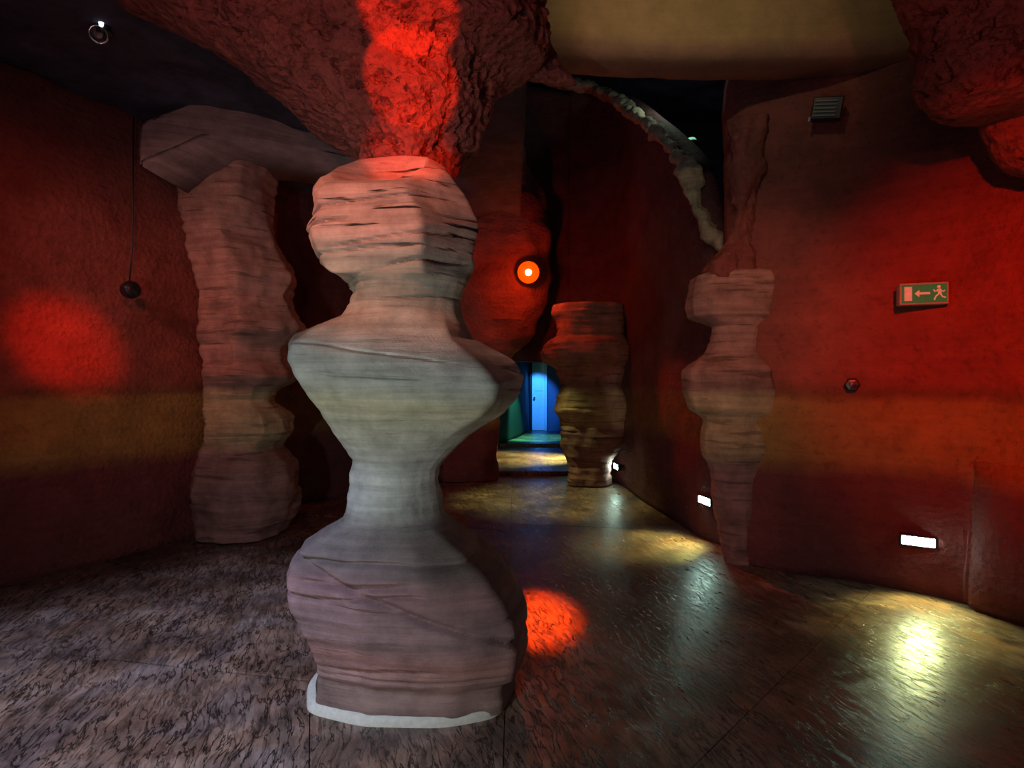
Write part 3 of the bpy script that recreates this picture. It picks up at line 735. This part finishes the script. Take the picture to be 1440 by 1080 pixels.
# small clear spotlight on the dark ceiling at the left
sl = empty('hall_spot_lamp', P(145,45,3.9))
bm = bmesh.new(); bm_lathe(bm, [(0,.10),(.05,.10),(.052,.0),(.048,-.02),(0,-.02)], 20); from_bm('housing', bm, M_BLACK, sl, True)
Mr = Matrix.Translation((-.01,-.03,-.035)) @ Vector((.5,-.75,-.45)).normalized().to_track_quat('Z','Y').to_matrix().to_4x4()
bm = bmesh.new(); bm_lathe(bm, [(.045,.0),(.055,.0),(.058,.012),(.05,.018),(.045,.0)], 28, Mr); from_bm('ring', bm, M_CHROME, sl, True)
bm = bmesh.new(); bm_lathe(bm, [(0,.0),(.02,-.002),(.044,.004),(.04,-.05),(0,-.06)], 24, Mr); from_bm('lens', bm, M_BLACK, sl, True)
bm = bmesh.new(); bm_lathe(bm, [(0,.02),(.012,.016),(.016,0),(.012,-.016),(0,-.02)], 14, Matrix.Translation((.03,-.06,.03)) @ Matrix.Scale(1.6,4,(0,0,1))); from_bm('bulb', bm, M_LENS_COOL, sl, True)
tag(sl, 'small spotlight with bright ring on the dark ceiling', 'lamp')

# recessed step lights along the right wall
def step_light(loc, nrm, wdt, hgt, label, power):
    nrm = Vector(nrm).normalized(); loc = Vector(loc)
    root = empty('step_light', loc); root.rotation_euler = (0,0,math.atan2(nrm.y, nrm.x)+math.pi/2)   # local -Y points into the room
    bx('frame', M_BLACK, -wdt/2-.012, wdt/2+.012, -.012, .05, -hgt/2-.01, hgt/2+.01, parent=root, bevel=.004)
    bx('glass', M_STEPGLASS, -wdt/2, wdt/2, -.018, .0, -hgt/2, hgt/2, parent=root, bevel=.004)
    L = bpy.data.lights.new('step_light_beam', 'SPOT'); L.energy = power; L.color = (.90,.92,.26); L.spot_size = math.radians(104); L.spot_blend = .6; L.shadow_soft_size = .05; L.specular_factor = 0.0
    lo = bpy.data.objects.new('step_light_beam', L); COL.objects.link(lo); lo.parent = root; lo.location = (0,-.16,0)
    lo.rotation_euler = Vector((0,-.5,-.86)).to_track_quat('-Z','Y').to_euler()
    tag(root, label, 'lamp', 'step lights along the right wall')
    return root
step_light(P(1291,761,4.20), (-.55,-.83,0), .20, .062, 'lit step light low in the right wall below the exit sign', P_STEP)
step_light(P(992,704,5.62), (-.98,-.18,0), .21, .065, 'lit step light low in the wall beside the square-capped corner column', P_STEP)
step_light(P(867,656,8.62), (-.98,-.05,0), .24, .07, 'lit step light low behind the dark passage column', P_STEP*2.2)

# green uplight behind the crest of the corridor wall
cl = empty('crest_uplight', (2.30,7.3,crz(2.3,7.3,205)))
bm = bmesh.new(); bm_lathe(bm, [(0,-.1),(.08,-.1),(.1,0),(.1,.04),(.09,.04),(.09,0),(0,0)], 20); from_bm('housing', bm, M_BLACK, cl, True)
bm = bmesh.new(); bm_lathe(bm, [(0,.10),(.05,.09),(.085,.04),(.085,0),(0,0)], 20); from_bm('lens', bm, M_GREENGLASS, cl, True)
tag(cl, 'small green glowing uplight behind the rough crest of the corridor wall', 'lamp')
point('crest_light', (-.25,-.1,.75), (.75,1,.75), P_CREST, .06, cl)

# passage lamps
pb = empty('passage_lamp', (.85,15.7,2.6))
bm = bmesh.new(); bm_lathe(bm, [(0,.1),(.07,.1),(.07,0),(.06,-.02),(0,-.03)], 18); from_bm('housing', bm, M_BLACK, pb, True)
tag(pb, 'blue ceiling lamp inside the passage in front of the door', 'lamp')
L = bpy.data.lights.new('passage_blue_light', 'SPOT'); L.energy = P_BLUE; L.color = (.05,.34,1); L.spot_size = math.radians(42); L.spot_blend = .6; L.shadow_soft_size = .05
lo = bpy.data.objects.new('passage_blue_light', L); COL.objects.link(lo); lo.parent = pb; lo.location = (-.1,-.1,-.12)
lo.rotation_euler = Vector((.02,1.4,-1.25)).to_track_quat('-Z','Y').to_euler()
pg = empty('passage_lamp', (.3,13.9,2.6))
bm = bmesh.new(); bm_lathe(bm, [(0,.1),(.07,.1),(.07,0),(.06,-.02),(0,-.03)], 18); from_bm('housing', bm, M_BLACK, pg, True)
tag(pg, 'green ceiling lamp inside the passage above the step', 'lamp')
L = bpy.data.lights.new('passage_green_light', 'SPOT'); L.energy = P_GREEN*14; L.color = (.12,1,.45); L.spot_size = math.radians(50); L.spot_blend = .6; L.shadow_soft_size = .05
lo = bpy.data.objects.new('passage_green_light', L); COL.objects.link(lo); lo.parent = pg; lo.location = (0,0,-.1)
lo.rotation_euler = Vector((.25,.95,-2.4)).to_track_quat('-Z','Y').to_euler()

step_light(Vector((1.22,11.4,.95)), (-1,-.04,0), .22, .07, 'added wall light hidden inside the passage to brighten its step', P_STEP*9)  # added light, out of sight behind the column, for the passage step

# exit sign on the right wall
def wall_root(name, loc, nrm):
    r = empty(name, loc); r.rotation_euler = (0,0,math.atan2(nrm[1], nrm[0])+math.pi/2); return r
es = wall_root('exit_sign', P(1298.5,413,4.06), (-.30,-.954))
Wd, Hd = .30, .155
bx('backing', M_FRAME, -Wd/2, Wd/2, -.012, .06, -Hd/2, Hd/2, parent=es, bevel=.004)
bx('green_panel', M_SIGNGREEN, -Wd/2+.012, Wd/2-.012, -.016, -.010, -Hd/2+.012, Hd/2-.012, parent=es)
def flat(name, polys, mat, parent, y=-.0185, t=.002):
    bm = bmesh.new()
    for poly in polys:
        a = [bm.verts.new((x, y, z)) for x, z in poly]; b = [bm.verts.new((x, y+t, z)) for x, z in poly]
        bm.faces.new(a); bm.faces.new(b[::-1])
        for i in range(len(poly)): bm.faces.new((a[i], a[(i+1)%len(poly)], b[(i+1)%len(poly)], b[i]))
    return from_bm(name, bm, mat, parent)
def bar(x1, z1, x2, z2, w_):
    d = Vector((x2-x1, z2-z1)).normalized(); n = Vector((-d.y, d.x))*w_/2
    return [(x1+n.x,z1+n.y),(x2+n.x,z2+n.y),(x2-n.x,z2-n.y),(x1-n.x,z1-n.y)]
flat('door_pictogram', [[(-.122,-.05),(-.075,-.05),(-.075,.05),(-.122,.05)]], M_SIGNWHITE, es)
flat('arrow', [[(-.06,0),(-.03,.026),(-.03,.008),(.035,.008),(.035,-.008),(-.03,-.008),(-.03,-.026)]], M_SIGNWHITE, es)
head = [(.088+.011*math.cos(i*math.pi/6), .043+.011*math.sin(i*math.pi/6)) for i in range(12)]
flat('running_figure', [head, bar(.088,.03,.094,-.006,.022), bar(.09,.024,.064,.010,.008), bar(.064,.010,.056,.024,.008), bar(.094,.024,.114,.008,.008), bar(.114,.008,.124,.018,.008),
      bar(.092,-.004,.070,-.022,.010), bar(.070,-.022,.060,-.050,.010), bar(.096,-.004,.110,-.028,.010), bar(.110,-.028,.130,-.034,.010)], M_SIGNWHITE, es)
tag(es, 'green exit sign with white arrow and running figure on the right wall', 'sign')

# small louvred box high on the right wall
lb = wall_root('louvre_box', P(1162,154,4.42), (-.45,-.89)); lb.rotation_euler = (math.radians(12), math.radians(10), lb.rotation_euler.z)
bx('housing', M_BLACK, -.10, .11, -.05, .09, -.075, .085, parent=lb, bevel=.008)
for i in range(5):
    bx('slat', M_SLAT, -.085, .07, -.062, -.045, -.058+i*.026, -.046+i*.026, parent=lb, bevel=.002)
bx('clip', M_CHROME, -.112, -.098, -.05, -.02, -.09, -.06, parent=lb)
tag(lb, 'small dark box with pale louvre slats high on the right wall', 'vent box')

# round black speaker with its cable on the left wall
bs = wall_root('round_speaker', P(181,408,4.98), (.87,-.5))
Mq = Matrix.Rotation(math.pi/2, 4, 'X')
bm = bmesh.new(); bm_lathe(bm, [(0,-.05),(.045,-.05),(.07,-.01),(.078,.03),(.072,.065),(.055,.085),(0,.095)], 24, Mq); from_bm('body', bm, M_BLACK, bs, True)
bm = bmesh.new(); bm_lathe(bm, [(.05,.086),(.062,.084),(.066,.076),(.056,.074),(.05,.086)], 24, Mq); from_bm('ring', bm, M_BLACK, bs, True)
bm = bmesh.new(); bm_tube(bm, [(0,.08,0),(0,.02,.0),(0,-.02,0)], .03); from_bm('bracket', bm, M_BLACK, bs, True)
bm = bmesh.new(); bm_tube(bm, [(.02,.03,.06),(.045,.03,.4),(.05,.03,.9),(.055,.03,1.55)], .006, 6); from_bm('cable', bm, M_BLACK, bs, True)
tag(bs, 'round black speaker with a thin cable on the left wall', 'speaker')
# small dark knob on the right wall
kn = wall_root('wall_knob', P(1198,541,4.44), (-.45,-.89))
bm = bmesh.new(); bm_lathe(bm, [(0,-.06),(.05,-.06),(.055,.02),(.045,.035),(0,.04)], 6, Mq @ Matrix.Scale(1.0,4)); from_bm('body', bm, M_BLACK, kn)
bm = bmesh.new(); bm_lathe(bm, [(0,.05),(.018,.048),(.022,.035),(0,.035)], 14, Mq); from_bm('cap', bm, M_BLACK, kn)
tag(kn, 'small dark six-sided fitting on the right wall at the ochre band', 'fitting')
